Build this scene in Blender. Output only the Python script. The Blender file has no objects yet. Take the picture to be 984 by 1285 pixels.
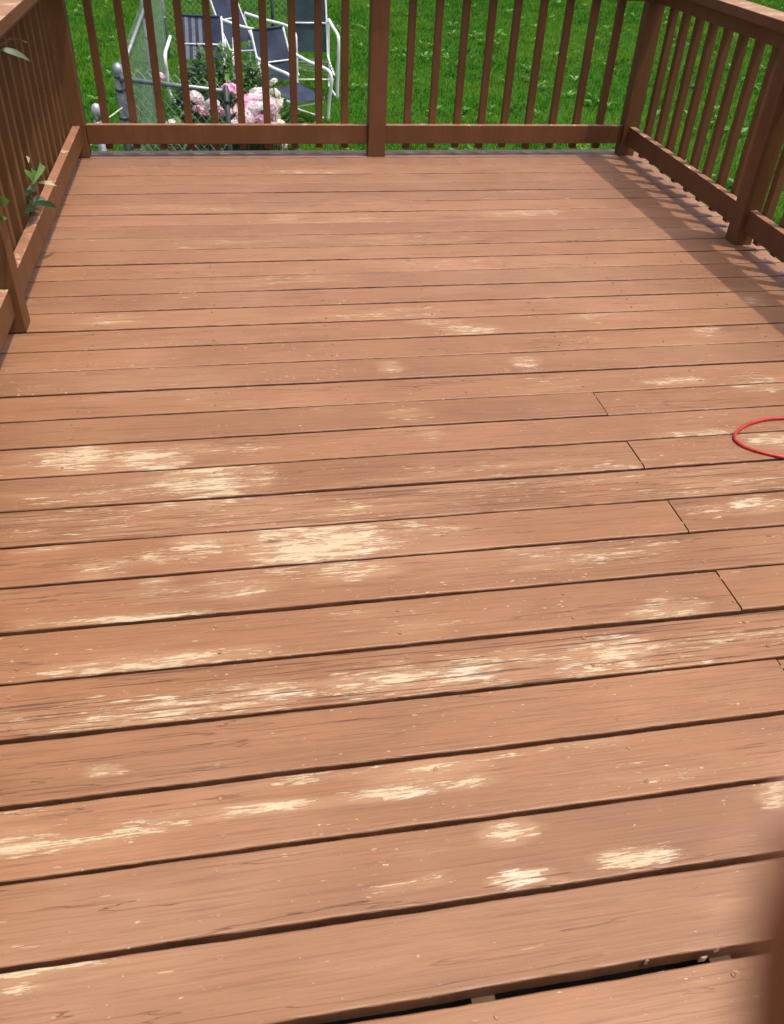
import bpy, bmesh, math, random
import numpy as np
from mathutils import Vector, Matrix, Euler

random.seed(7)
RNG = np.random.RandomState(11)
scene = bpy.context.scene
COL = scene.collection
R = math.radians

# ------------------------------------------------------------------ camera
cam_data = bpy.data.cameras.new("camera")
cam = bpy.data.objects.new("camera", cam_data)
COL.objects.link(cam)
yaw, pitch, roll = -0.2053, 0.8956, 0.0566
cam.matrix_world = (Matrix.Translation((1.6361, -0.7936, 1.3913))
                    @ Matrix.Rotation(yaw, 4, 'Z') @ Matrix.Rotation(pitch, 4, 'X') @ Matrix.Rotation(roll, 4, 'Z'))
cam_data.sensor_fit = 'VERTICAL'
cam_data.sensor_height = 36.0
cam_data.sensor_width = 36.0
cam_data.lens = 1045.68 / 1285.0 * 36.0
cam_data.clip_start = 0.004
cam_data.clip_end = 600.0
cam_data.dof.use_dof = True
cam_data.dof.focus_distance = 3.2
cam_data.dof.aperture_fstop = 10.0
scene.camera = cam

# ------------------------------------------------------------------ light
SHX, SHY = -0.26, 0.15                      # shadow offset per metre of height
sun_vec = Vector((-SHX, -SHY, 1.0)).normalized()
sun_elev = math.asin(sun_vec.z)
world = bpy.data.worlds.new("World")
scene.world = world
world.use_nodes = True
wn = world.node_tree
bg = wn.nodes['Background']
sky = wn.nodes.new('ShaderNodeTexSky')
sky.sky_type = 'NISHITA'
sky.sun_disc = False
sky.sun_elevation = sun_elev
sky.sun_rotation = math.atan2(sun_vec.x, sun_vec.y)
sky.dust_density = 6.0
sky.air_density = 0.8
sky.ozone_density = 0.5
wn.links.new(sky.outputs[0], bg.inputs[0])
bg.inputs[1].default_value = 0.15
sd = bpy.data.lights.new("sun", 'SUN')
sd.energy = 2.0
sd.angle = R(0.8)
sd.color = (1.0, 0.95, 0.88)
sun = bpy.data.objects.new("sun", sd)
COL.objects.link(sun)
sun.rotation_euler = sun_vec.to_track_quat('Z', 'Y').to_euler()
sun.location = (4, 2, 8)
scene.view_settings.view_transform = 'Standard'
scene.view_settings.look = 'None'
scene.view_settings.exposure = 0.38
scene.view_settings.gamma = 1.0

# ------------------------------------------------------------------ helpers
G = -1.15                                    # lawn level; the deck surface is z = 0
def link(o, parent=None):
    COL.objects.link(o)
    if parent is not None: o.parent = parent
    return o
def mesh_obj(name, verts, faces, mats, parent=None, smooth=False, mat_idx=None):
    me = bpy.data.meshes.new(name)
    me.from_pydata([tuple(v) for v in verts], [], faces)
    if not isinstance(mats, (list, tuple)): mats = [mats]
    for m in mats: me.materials.append(m)
    if mat_idx is not None: me.polygons.foreach_set('material_index', mat_idx)
    if smooth: me.polygons.foreach_set('use_smooth', [True] * len(me.polygons))
    me.update()
    return link(bpy.data.objects.new(name, me), parent)
def tag(o, label=None, cat=None, group=None, kind=None):
    if label: o['label'] = label
    if cat: o['category'] = cat
    if group: o['group'] = group
    if kind: o['kind'] = kind
    return o
def empty(name, loc, rz=0.0, parent=None):
    o = bpy.data.objects.new(name, None)
    o.empty_display_size = 0.1
    o.location = loc; o.rotation_euler = (0, 0, rz)
    return link(o, parent)
def copy_tree(o, parent=None):
    c = o.copy(); COL.objects.link(c); c.parent = parent
    for ch in list(o.children): copy_tree(ch, c)
    return c

class MB:
    """collects shapes into one mesh"""
    def __init__(s): s.v = []; s.f = []; s.m = []
    def add(s, v, f, m=0):
        n = len(s.v); s.v += [tuple(p) for p in v]
        s.f += [tuple(i + n for i in q) for q in f]; s.m += [m] * len(f)
    def box(s, lo, hi, bev=0.0, m=0, top=None):
        x0, y0, z0 = lo; x1, y1, z1 = hi; b = bev
        if b <= 0:
            v = [(x0,y0,z0),(x1,y0,z0),(x1,y1,z0),(x0,y1,z0),(x0,y0,z1),(x1,y0,z1),(x1,y1,z1),(x0,y1,z1)]
            f = [(3,2,1,0),(4,5,6,7),(0,1,5,4),(1,2,6,5),(2,3,7,6),(3,0,4,7)]
            s.add(v, f, m)
            if top is not None: s.m[-5] = top
            return
        bm = bmesh.new()
        bmesh.ops.create_cube(bm, size=1)
        for q in bm.verts:
            q.co = Vector(((x0+x1)/2 + q.co.x*(x1-x0), (y0+y1)/2 + q.co.y*(y1-y0), (z0+z1)/2 + q.co.z*(z1-z0)))
        bmesh.ops.bevel(bm, geom=list(bm.edges), offset=b, segments=2, affect='EDGES', profile=0.6)
        bm.normal_update()
        n = len(s.v)
        bm.verts.index_update()
        s.v += [tuple(q.co) for q in bm.verts]
        for fa in bm.faces:
            s.f.append(tuple(n + q.index for q in fa.verts))
            s.m.append(top if (top is not None and fa.normal.z > 0.5) else m)
        bm.free()
    def tube(s, pts, r, n=8, m=0, caps=True, closed=False):
        pts = [Vector(p) for p in pts]; k = len(pts)
        rr = r if isinstance(r, (list, tuple)) else [r] * k
        ref = None; rings = []
        for i in range(k):
            a = pts[i-1] if (i > 0 or closed) else pts[i]
            b = pts[(i+1) % k] if (i < k-1 or closed) else pts[i]
            t = (b - a).normalized()
            if ref is None:
                ref = t.orthogonal().normalized()
            ref = (ref - t * ref.dot(t))
            ref = ref.normalized() if ref.length > 1e-6 else t.orthogonal().normalized()
            bi = t.cross(ref)
            rings.append([pts[i] + (ref*math.cos(2*math.pi*j/n) + bi*math.sin(2*math.pi*j/n))*rr[i] for j in range(n)])
        v = [p for rg in rings for p in rg]; f = []
        kk = k if closed else k-1
        for i in range(kk):
            i2 = (i+1) % k
            for j in range(n):
                j2 = (j+1) % n
                f.append((i*n+j, i*n+j2, i2*n+j2, i2*n+j))
        if caps and not closed:
            f.append(tuple(reversed(range(n)))); f.append(tuple((k-1)*n + j for j in range(n)))
        s.add(v, f, m)
    def build(s, name, mats, parent=None, smooth=False):
        return mesh_obj(name, s.v, s.f, mats, parent, smooth, s.m)
def smooth_path(pts, sub=5, closed=False):
    P = [Vector(p) for p in pts]; n = len(P); out = []
    segs = n if closed else n-1
    for i in range(segs):
        p1, p2 = P[i], P[(i+1) % n]
        p0 = P[i-1] if (i > 0 or closed) else p1*2 - p2
        p3 = P[(i+2) % n] if (i < n-2 or closed) else p2*2 - p1
        for j in range(sub):
            t = j/sub
            out.append(0.5*((2*p1) + (p2-p0)*t + (2*p0-5*p1+4*p2-p3)*t*t + (3*p1-p0-3*p2+p3)*t**3))
    if not closed: out.append(P[-1])
    return out

# ------------------------------------------------------------------ materials
class NT:
    def __init__(s, name):
        s.mat = bpy.data.materials.new(name); s.mat.use_nodes = True
        s.t = s.mat.node_tree; s.n = s.t.nodes; s.b = s.n['Principled BSDF']
    def new(s, ty, **kw):
        o = s.n.new(ty)
        for k, v in kw.items(): setattr(o, k, v)
        return o
    def lk(s, a, b): s.t.links.new(a, b)
    def pos(s):
        return s.new('ShaderNodeNewGeometry').outputs['Position']
    def rnd(s): return s.new('ShaderNodeObjectInfo').outputs['Random']
    def mapped(s, vec, scale, off=None):
        m = s.new('ShaderNodeMapping'); s.lk(vec, m.inputs['Vector']); m.inputs['Scale'].default_value = scale
        if off is not None:
            c = s.new('ShaderNodeCombineXYZ')
            a = s.math('MULTIPLY', off, 37.0); b = s.math('MULTIPLY', off, 91.0)
            s.lk(a, c.inputs[0]); s.lk(b, c.inputs[1]); s.lk(c.outputs[0], m.inputs['Location'])
        return m.outputs[0]
    def noise(s, vec, sc=1.0, det=3.0, rough=0.55, dist=0.0):
        o = s.new('ShaderNodeTexNoise'); s.lk(vec, o.inputs['Vector'])
        o.inputs['Scale'].default_value = sc; o.inputs['Detail'].default_value = det
        o.inputs['Roughness'].default_value = rough; o.inputs['Distortion'].default_value = dist
        return o.outputs['Fac']
    def math(s, op, a, b=None, c=None, clamp=False):
        o = s.new('ShaderNodeMath', operation=op); o.use_clamp = clamp
        for i, x in enumerate((a, b, c)):
            if x is None: continue
            if isinstance(x, (int, float)): o.inputs[i].default_value = x
            else: s.lk(x, o.inputs[i])
        return o.outputs[0]
    def rng(s, x, a, b, c=0.0, d=1.0, smooth=False):
        o = s.new('ShaderNodeMapRange')
        if smooth: o.interpolation_type = 'SMOOTHSTEP'
        s.lk(x, o.inputs[0])
        for i, v in enumerate((a, b, c, d)): o.inputs[i+1].default_value = v
        return o.outputs[0]
    def mix(s, f, a, b, mode='MIX'):
        o = s.new('ShaderNodeMix', data_type='RGBA', blend_type=mode)
        for sock, x in ((o.inputs[0], f), (o.inputs[6], a), (o.inputs[7], b)):
            if isinstance(x, (int, float)): sock.default_value = x
            elif isinstance(x, tuple): sock.default_value = (*x, 1.0)
            else: s.lk(x, sock)
        return o.outputs[2]
    def attr(s, name): return s.new('ShaderNodeAttribute', attribute_name=name).outputs['Fac']
    def bump(s, h, strength=0.3, dist=0.002):
        o = s.new('ShaderNodeBump'); o.inputs['Strength'].default_value = strength; o.inputs['Distance'].default_value = dist
        s.lk(h, o.inputs['Height']); s.lk(o.outputs[0], s.b.inputs['Normal'])
    def fin(s, col=None, rough=0.6, spec=0.35, metal=0.0, **kw):
        if col is not None:
            if isinstance(col, tuple): s.b.inputs['Base Color'].default_value = (*col, 1.0)
            else: s.lk(col, s.b.inputs['Base Color'])
        if isinstance(rough, (int, float)): s.b.inputs['Roughness'].default_value = rough
        else: s.lk(rough, s.b.inputs['Roughness'])
        s.b.inputs['Specular IOR Level'].default_value = spec
        s.b.inputs['Metallic'].default_value = metal
        for k, v in kw.items(): s.b.inputs[k].default_value = v
        return s.mat

def deck_stain():
    m = NT('worn_deck_stain'); P = m.pos(); r = m.rnd()
    wear = m.attr('wear')
    patch = m.noise(m.mapped(P, (1.3, 2.2, 1), r), 1.0, 3.0, 0.6)
    grain = m.noise(m.mapped(P, (4.0, 170, 1), r), 1.0, 4.0, 0.62, 0.3)
    fine = m.noise(m.mapped(P, (14.0, 420, 1), r), 1.0, 2.0, 0.6)
    base = m.mix(m.rng(patch, 0.3, 0.7), (0.240, 0.108, 0.046), (0.318, 0.148, 0.066))
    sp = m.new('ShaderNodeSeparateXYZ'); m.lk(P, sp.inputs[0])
    far_sheen = m.rng(m.math('ADD', sp.outputs[1], m.math('MULTIPLY', patch, 2.0)), 1.5, 4.5, 0.0, 0.6)
    base = m.mix(far_sheen, base, (0.350, 0.180, 0.105))  # pale sky sheen of the far boards, painted into their colour
    tint = m.rng(r, 0, 1, 0.87, 1.10)
    hsv = m.new('ShaderNodeHueSaturation'); m.lk(base, hsv.inputs['Color']); m.lk(tint, hsv.inputs['Value'])
    base = hsv.outputs[0]
    dirt_or_shade = m.noise(m.mapped(P, (2.3, 6, 1), m.math('MULTIPLY', r, 0.15)), 1.0, 4.0, 0.65, 0.5)
    base = m.mix(m.rng(dirt_or_shade, 0.50, 0.72, 0.0, 0.38), base, (0.185, 0.084, 0.042))
    pale = m.noise(m.mapped(P, (1.1, 1.9, 1)), 1.0, 3.0, 0.6)
    base = m.mix(m.rng(pale, 0.50, 0.68, 0.0, 0.35), base, (0.415, 0.232, 0.135))
    base = m.mix(m.rng(grain, 0.50, 0.70, 0.0, 0.62), base, (0.165, 0.070, 0.034))
    base = m.mix(m.rng(fine, 0.52, 0.75, 0.0, 0.34), base, (0.175, 0.085, 0.048))
    # rubbed, lighter stain
    rub = m.noise(m.mapped(P, (3.2, 26, 1), r), 1.0, 4.0, 0.6, 0.4)
    rubm = m.rng(m.math('ADD', rub, m.math('MULTIPLY', wear, 0.55)), 0.60, 0.86, 0.0, 0.50)
    base = m.mix(rubm, base, (0.42, 0.240, 0.125))
    # bare wood showing through, in flakes drawn out along the grain
    s1 = m.noise(m.mapped(P, (10, 95, 1), r), 1.0, 5.0, 0.65, 0.6)
    s2 = m.noise(m.mapped(P, (24, 400, 1), r), 1.0, 4.0, 0.68, 0.2)
    s3 = m.noise(m.mapped(P, (9, 26, 1), r), 1.0, 3.0, 0.55)
    f = m.math('MULTIPLY', m.math('SUBTRACT', s1, 0.5), 2.5)
    f = m.math('ADD', f, m.math('MULTIPLY', m.math('SUBTRACT', s2, 0.5), 2.3))
    f = m.math('ADD', f, m.math('MULTIPLY', m.math('SUBTRACT', s3, 0.5), 1.4))
    f = m.math('ADD', f, wear)
    bare = m.rng(f, 0.67, 0.69, 0, 1, True)
    rim = m.math('MULTIPLY', m.rng(f, 0.60, 0.67, 0, 0.55), m.math('SUBTRACT', 1.0, bare))
    ck = m.noise(m.mapped(P, (48, 130, 1), r), 1.0, 2.0, 0.5)
    cm = m.noise(m.mapped(P, (2.1, 5, 1), r), 1.0, 2.0, 0.5)
    chips = m.rng(m.math('ADD', ck, m.math('MULTIPLY', cm, 0.30)), 0.868, 0.888, 0, 0.8)
    bare = m.math('MAXIMUM', bare, chips)
    wood = m.mix(m.rng(s2, 0.35, 0.7), (0.62, 0.50, 0.32), (0.45, 0.31, 0.18))
    wood = m.mix(m.rng(fine, 0.48, 0.66, 0, 0.55), wood, (0.27, 0.165, 0.09))
    wood = m.mix(m.rng(m.noise(m.mapped(P, (6, 14, 1), r), 1.0, 2.0), 0.56, 0.72, 0, 0.6), wood, (0.60, 0.54, 0.45))
    base = m.mix(m.math('MULTIPLY', rim, 0.6), base, (0.20, 0.10, 0.055))
    col = m.mix(bare, base, wood)
    # drying cracks along the boards, strongest on a few boards
    n1 = m.noise(m.mapped(P, (0.9, 20, 1), r), 1.0, 4.0, 0.55, 0.1)
    l1 = m.rng(m.math('ABSOLUTE', m.math('SUBTRACT', n1, 0.5)), 0.0012, 0.0040, 1, 0)
    gate = m.rng(m.noise(m.mapped(P, (0.9, 9, 1), r), 1.0, 1.0), 0.50, 0.60, 0, 1)
    l1 = m.math('MULTIPLY', l1, gate)
    rough_b = m.attr('cracked')
    n2 = m.noise(m.mapped(P, (3.0, 190, 1), r), 1.0, 3.0, 0.6, 0.3)
    l2 = m.math('MULTIPLY', m.rng(n2, 0.56, 0.63, 0, 0.9), rough_b)
    crack = m.math('MAXIMUM', m.math('MULTIPLY', l1, 0.75), l2)
    col = m.mix(crack, col, (0.11, 0.05, 0.03))
    h = m.math('ADD', m.math('MULTIPLY', grain, 0.7), m.math('MULTIPLY', bare, -0.35))
    h = m.math('SUBTRACT', h, m.math('MULTIPLY', crack, 1.6))
    m.bump(h, 0.7, 0.0014)
    return m.fin(col, m.rng(bare, 0, 1, 0.50, 0.78), 0.5)

def rail_stain(name, c1, c2, worn=None, wlo=0.6, whi=0.7):
    m = NT(name); P = m.pos(); r = m.rnd()
    a = m.noise(m.mapped(P, (9, 9, 3), r), 1.0, 3.0)
    g = m.noise(m.mapped(P, (60, 60, 5), r), 1.0, 3.0, 0.6, 0.4)
    col = m.mix(m.rng(a, 0.35, 0.65), c1, c2)
    col = m.mix(m.rng(g, 0.5, 0.75, 0, 0.35), col, tuple(x*0.6 for x in c1))
    if worn:
        w = m.noise(m.mapped(P, (13, 13, 13), r), 1.0, 5.0, 0.65, 0.6)
        col = m.mix(m.rng(w, wlo, whi), col, worn)
    m.bump(g, 0.35, 0.0012)
    return m.fin(col, 0.55, 0.35)

def simple(name, c, rough=0.5, spec=0.4, metal=0.0, var=0.15, sc=20, **kw):
    m = NT(name); a = m.noise(m.pos(), sc, 3.0)
    d = tuple(x*(1-var) for x in c); e = tuple(min(1, x*(1+var)) for x in c)
    return m.fin(m.mix(m.rng(a, 0.3, 0.7), d, e), rough, spec, metal, **kw)

def leafy(name, c1, c2, rough=0.45, trans=0.25, attr=True):
    m = NT(name)
    f = m.attr('tone') if attr else m.noise(m.pos(), 14.0, 2.0)
    big = m.noise(m.pos(), 0.9, 3.0)
    col = m.mix(f, c1, c2)
    col = m.mix(m.rng(big, 0.45, 0.7, 0, 0.45), col, tuple(x*0.72 for x in c1))
    m.fin(col, rough, 0.3)
    tr = m.new('ShaderNodeBsdfTranslucent'); m.lk(col, tr.inputs['Color'])
    mx = m.new('ShaderNodeMixShader'); mx.inputs[0].default_value = trans
    m.lk(m.b.outputs[0], mx.inputs[1]); m.lk(tr.outputs[0], mx.inputs[2])
    out = m.n['Material Output']; m.lk(mx.outputs[0], out.inputs[0])
    return m.mat

def lawn_soil():
    m = NT('lawn_green'); P = m.pos()
    a = m.noise(P, 1.1, 4.0); b = m.noise(P, 30.0, 4.0); c = m.noise(P, 6.0, 3.0)
    col = m.mix(m.rng(b, 0.3, 0.7), (0.016, 0.060, 0.004), (0.040, 0.14, 0.008))
    col = m.mix(m.rng(a, 0.4, 0.65, 0, 0.6), col, (0.04, 0.10, 0.012))
    m.bump(c, 0.6, 0.03)
    return m.fin(col, 0.9, 0.1)

def lawn_blades():
    m = NT('grass_blades'); P = m.pos(); t = m.attr('tone')
    big = m.noise(P, 0.55, 3.0, 0.6); mid = m.noise(P, 2.6, 3.0, 0.6); sm = m.noise(P, 9.0, 2.0, 0.6)
    col = m.mix(t, (0.030, 0.135, 0.004), (0.085, 0.300, 0.008))
    col = m.mix(m.rng(big, 0.42, 0.60, 0, 0.8), col, (0.175, 0.330, 0.010))
    col = m.mix(m.rng(mid, 0.46, 0.64, 0, 0.8), col, (0.020, 0.085, 0.010))
    col = m.mix(m.rng(sm, 0.55, 0.72, 0, 0.55), col, (0.120, 0.330, 0.030))
    m.fin(col, 0.75, 0.12)
    tr = m.new('ShaderNodeBsdfTranslucent'); m.lk(col, tr.inputs['Color'])
    mx = m.new('ShaderNodeMixShader'); mx.inputs[0].default_value = 0.35
    m.lk(m.b.outputs[0], mx.inputs[1]); m.lk(tr.outputs[0], mx.inputs[2])
    m.lk(mx.outputs[0], m.n['Material Output'].inputs[0])
    return m.mat
M_DECK = deck_stain()
M_EDGE = rail_stain('board_side_gap_shade', (0.13, 0.052, 0.027), (0.19, 0.080, 0.043))  # side stain darkened to paint deeper shade into the gaps
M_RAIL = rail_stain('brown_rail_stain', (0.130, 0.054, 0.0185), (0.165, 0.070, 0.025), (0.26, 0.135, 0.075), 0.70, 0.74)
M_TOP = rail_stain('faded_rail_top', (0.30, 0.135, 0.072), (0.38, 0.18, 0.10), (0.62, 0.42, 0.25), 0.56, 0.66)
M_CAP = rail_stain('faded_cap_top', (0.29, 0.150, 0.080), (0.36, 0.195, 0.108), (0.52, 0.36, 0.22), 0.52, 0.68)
M_GREY = rail_stain('greyed_edge_wood', (0.22, 0.16, 0.12), (0.30, 0.23, 0.17))
M_JOIST = simple('treated_joist_wood', (0.10, 0.065, 0.04), 0.85, 0.1)
M_SCREW = simple('painted_screw', (0.32, 0.18, 0.105), 0.6, 0.3, 0.0)
M_CHIP = simple('pale_wood_chip', (0.36, 0.24, 0.15), 0.8, 0.1)
M_SOIL = lawn_soil()
M_GRASS = lawn_blades()
M_CLOVER = leafy('weed_leaves', (0.09, 0.24, 0.03), (0.20, 0.40, 0.08), 0.5, 0.3)
M_PEONY = leafy('peony_leaves', (0.03, 0.075, 0.018), (0.11, 0.22, 0.045), 0.38, 0.25)
M_LILY = leafy('daylily_leaves', (0.09, 0.17, 0.05), (0.26, 0.38, 0.15), 0.45, 0.3)
M_SHRUB = leafy('shrub_leaves', (0.10, 0.21, 0.045), (0.20, 0.34, 0.09), 0.4, 0.3)
M_DULL = leafy('dull_leaf', (0.085, 0.125, 0.07), (0.15, 0.19, 0.12), 0.45, 0.15)
M_DARKLEAF = leafy('dark_leaf', (0.018, 0.035, 0.012), (0.04, 0.07, 0.02), 0.5, 0.1)
M_BUD = leafy('pale_leaf', (0.36, 0.36, 0.17), (0.50, 0.46, 0.25), 0.5, 0.2)
M_STEM = simple('plant_stem', (0.10, 0.13, 0.05), 0.6, 0.2)
M_TWIG = simple('dry_twig', (0.22, 0.13, 0.08), 0.8, 0.1)
M_PET = [leafy('pale_pink_petals', (0.88, 0.66, 0.72), (0.94, 0.84, 0.86), 0.6, 0.35),
         leafy('white_petals', (0.90, 0.82, 0.82), (0.95, 0.92, 0.91), 0.6, 0.35),
         leafy('pink_petals', (0.80, 0.42, 0.50), (0.88, 0.60, 0.66), 0.6, 0.25),
         leafy('bright_pink_petals', (0.78, 0.36, 0.56), (0.88, 0.52, 0.70), 0.6, 0.25),
         leafy('cream_petals', (0.82, 0.80, 0.60), (0.90, 0.88, 0.74), 0.6, 0.25)]
M_GALV = simple('galvanised_steel', (0.30, 0.33, 0.34), 0.42, 0.5, 0.55, 0.3, 25)
M_POST = simple('weathered_fence_post', (0.13, 0.15, 0.16), 0.5, 0.5, 0.5, 0.5, 14)
M_WIRE = simple('fence_wire', (0.42, 0.50, 0.44), 0.5, 0.5, 0.25)
M_DARKPIPE = simple('weathered_dark_pipe', (0.05, 0.065, 0.065), 0.5, 0.4, 0.3)
M_CAPM = simple('aluminium_cap', (0.50, 0.49, 0.53), 0.4, 0.5, 0.5)
M_WHITE = simple('white_powder_coat', (0.80, 0.82, 0.82), 0.35, 0.5, 0.0, 0.03)
M_ROPE = simple('pale_cord', (0.55, 0.55, 0.35), 0.8, 0.1)
M_RED = simple('red_rubber', (0.46, 0.035, 0.035), 0.42, 0.5, 0.0, 0.25, 60)
def sling():
    m = NT('navy_sling_fabric'); P = m.pos()
    w = m.noise(m.mapped(P, (260, 260, 260)), 1.0, 1.0); b = m.noise(P, 5.0, 3.0)
    col = m.mix(m.rng(b, 0.35, 0.7), (0.020, 0.028, 0.055), (0.045, 0.060, 0.105))
    m.bump(w, 0.3, 0.0006)
    return m.fin(col, 0.6, 0.3)
M_SLING = sling()
M_SLING2 = simple('green_blue_sling_fabric', (0.022, 0.045, 0.052), 0.6, 0.3, 0, 0.3, 6)
M_LIGHT_STRIPE = simple('painted_light_stripe', (0.16, 0.18, 0.23), 0.6, 0.3, 0.0, 0.2)  # shadows and reflections on the chair back, painted as stripes
def skin():
    m = NT('skin'); n = m.noise(m.pos(), 400.0, 3.0)
    col = m.mix(m.rng(n, 0.3, 0.7), (0.27, 0.058, 0.024), (0.32, 0.072, 0.030))
    m.fin(col, 0.45, 0.4)
    m.b.inputs['Subsurface Weight'].default_value = 0.25
    m.b.inputs['Subsurface Radius'].default_value = (0.006, 0.0025, 0.0015)
    m.b.inputs['Subsurface Scale'].default_value = 1.0
    return m.mat
M_SKIN = skin()
M_NAIL = simple('finger_nail', (0.70, 0.42, 0.34), 0.3, 0.5, 0, 0.05)

def set_attr(me, name, arr):
    a = me.attributes.new(name, 'FLOAT', 'POINT'); a.data.foreach_set('value', np.asarray(arr, dtype=np.float32))

# ------------------------------------------------------------------ lawn
gv = []; gf = []
xs = [-300, -60, -20] + [-10 + i*1.0 for i in range(41)] + [60, 300]
ys = [-300, -60, -20] + [-10 + i*1.0 for i in range(51)] + [80, 400]
for y in ys:
    for x in xs:
        gv.append((x, y, G + 0.02*math.sin(x*0.9)*math.cos(y*0.7)))
nx = len(xs)
for j in range(len(ys)-1):
    for i in range(nx-1):
        a = j*nx + i; gf.append((a, a+1, a+1+nx, a+nx))
ground = mesh_obj('lawn', gv, gf, M_SOIL, smooth=True)
tag(ground, kind='structure')
dirt_or_shade = mesh_obj('gap_dark_sheet', [(X, Y, G+0.035) for X, Y in ((0.4, -1.6), (4.4, -1.6), (4.4, 4.5), (0.4, 4.5))], [(0, 1, 2, 3)], simple('gap_dark_soil', (0.045, 0.032, 0.022), 0.95, 0.1, 0, 0.4))
tag(dirt_or_shade, kind='structure')  # dark sheet added under the deck so the board gaps go dark
def gz(x, y): return G + 0.02*np.sin(x*0.9)*np.cos(y*0.7)

def blades(name, n, sample, hgt, wid, mat, lean=0.5, kind='stuff', parent=None, zf=gz, curved=False):
    """n narrow blades rooted at sample(n) -> x, y"""
    x, y = sample(n); z = zf(x, y) if zf else np.zeros(n)
    h = hgt[0] + (hgt[1]-hgt[0])*RNG.rand(n); w = wid[0] + (wid[1]-wid[0])*RNG.rand(n)
    a = RNG.rand(n)*2*np.pi; l = lean*RNG.rand(n)*h; b = RNG.rand(n)*2*np.pi
    if not curved:
        v = np.zeros((n, 3, 3), np.float32)
        v[:,0] = np.stack([x-np.cos(a)*w, y-np.sin(a)*w, z-0.01], 1)
        v[:,1] = np.stack([x+np.cos(a)*w, y+np.sin(a)*w, z-0.01], 1)
        v[:,2] = np.stack([x+np.cos(b)*l, y+np.sin(b)*l, z+h], 1)
        k = 3
    else:
        v = np.zeros((n, 5, 3), np.float32)
        cw, sw = np.cos(a)*w, np.sin(a)*w
        v[:,0] = np.stack([x-cw, y-sw, z-0.01], 1); v[:,1] = np.stack([x+cw, y+sw, z-0.01], 1)
        mx, my, mz = x+np.cos(b)*l*0.35, y+np.sin(b)*l*0.35, z+h*0.72
        v[:,2] = np.stack([mx+cw*0.8, my+sw*0.8, mz], 1)
        v[:,3] = np.stack([x+np.cos(b)*l, y+np.sin(b)*l, z+h*0.92], 1)
        v[:,4] = np.stack([mx-cw*0.8, my-sw*0.8, mz], 1)
        k = 5
    me = bpy.data.meshes.new(name)
    me.vertices.add(n*k); me.vertices.foreach_set('co', v.reshape(-1))
    me.loops.add(n*k); me.loops.foreach_set('vertex_index', np.arange(n*k, dtype=np.int32))
    me.polygons.add(n); me.polygons.foreach_set('loop_start', np.arange(n, dtype=np.int32)*k)
    me.materials.append(mat); me.update(calc_edges=True)
    set_attr(me, 'tone', np.repeat(RNG.rand(n), k))
    o = link(bpy.data.objects.new(name, me), parent)
    if kind: o['kind'] = kind
    return o
def lawn_sample(n):
    out = []; tot = 0
    while tot < n:
        m_ = n
        y = 4.6 + 21*RNG.rand(m_)**1.25; x = -2.0 + 20*RNG.rand(m_)
        right = RNG.rand(m_) < 0.18
        y = np.where(right, -1.0 + 7*RNG.rand(m_), y); x = np.where(right, 4.4 + 6*RNG.rand(m_), x)
        keep = (x < 3.5 + 0.62*np.maximum(y, 4)+2.0) & ((y > 4.5) | (x > 4.3))
        x, y = x[keep], y[keep]; out.append((x, y)); tot += len(x)
    x = np.concatenate([o[0] for o in out])[:n]; y = np.concatenate([o[1] for o in out])[:n]
    return x, y
grass = blades('grass', 330000, lawn_sample, (0.03, 0.085), (0.004, 0.010), M_GRASS, 1.1)
tag(grass, kind='stuff')

def rosettes():
    v = []; f = []; tone = []
    n = 1500; x, y = lawn_sample(n*2)
    cl = np.sin(x*2.3)*np.sin(y*1.7+1) + 0.6*np.sin(x*5.1+y*3.7)
    sel = np.where(cl > 0.15)[0][:n]
    for i in sel:
        px, py = x[i], y[i]; pz = float(gz(px, py)); s = random.uniform(0.035, 0.10); t = random.random()
        for q in range(random.randint(4, 7)):
            a = random.uniform(0, 6.28); up = random.uniform(0.15, 0.9); L = s*random.uniform(0.7, 1.3); w = L*0.26
            c, d = math.cos(a), math.sin(a); b = len(v); z0 = pz + random.uniform(0.02, 0.05)
            v += [(px, py, z0), (px+c*L*0.55-d*w, py+d*L*0.55+c*w, z0+L*up*0.6), (px+c*L, py+d*L, z0+L*up*0.7), (px+c*L*0.55+d*w, py+d*L*0.55-c*w, z0+L*up*0.6)]
            f.append((b, b+1, b+2, b+3)); tone += [t*0.6+random.random()*0.4]*4
    o = mesh_obj('weeds', v, f, M_CLOVER); set_attr(o.data, 'tone', tone); o['kind'] = 'stuff'
rosettes()

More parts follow.
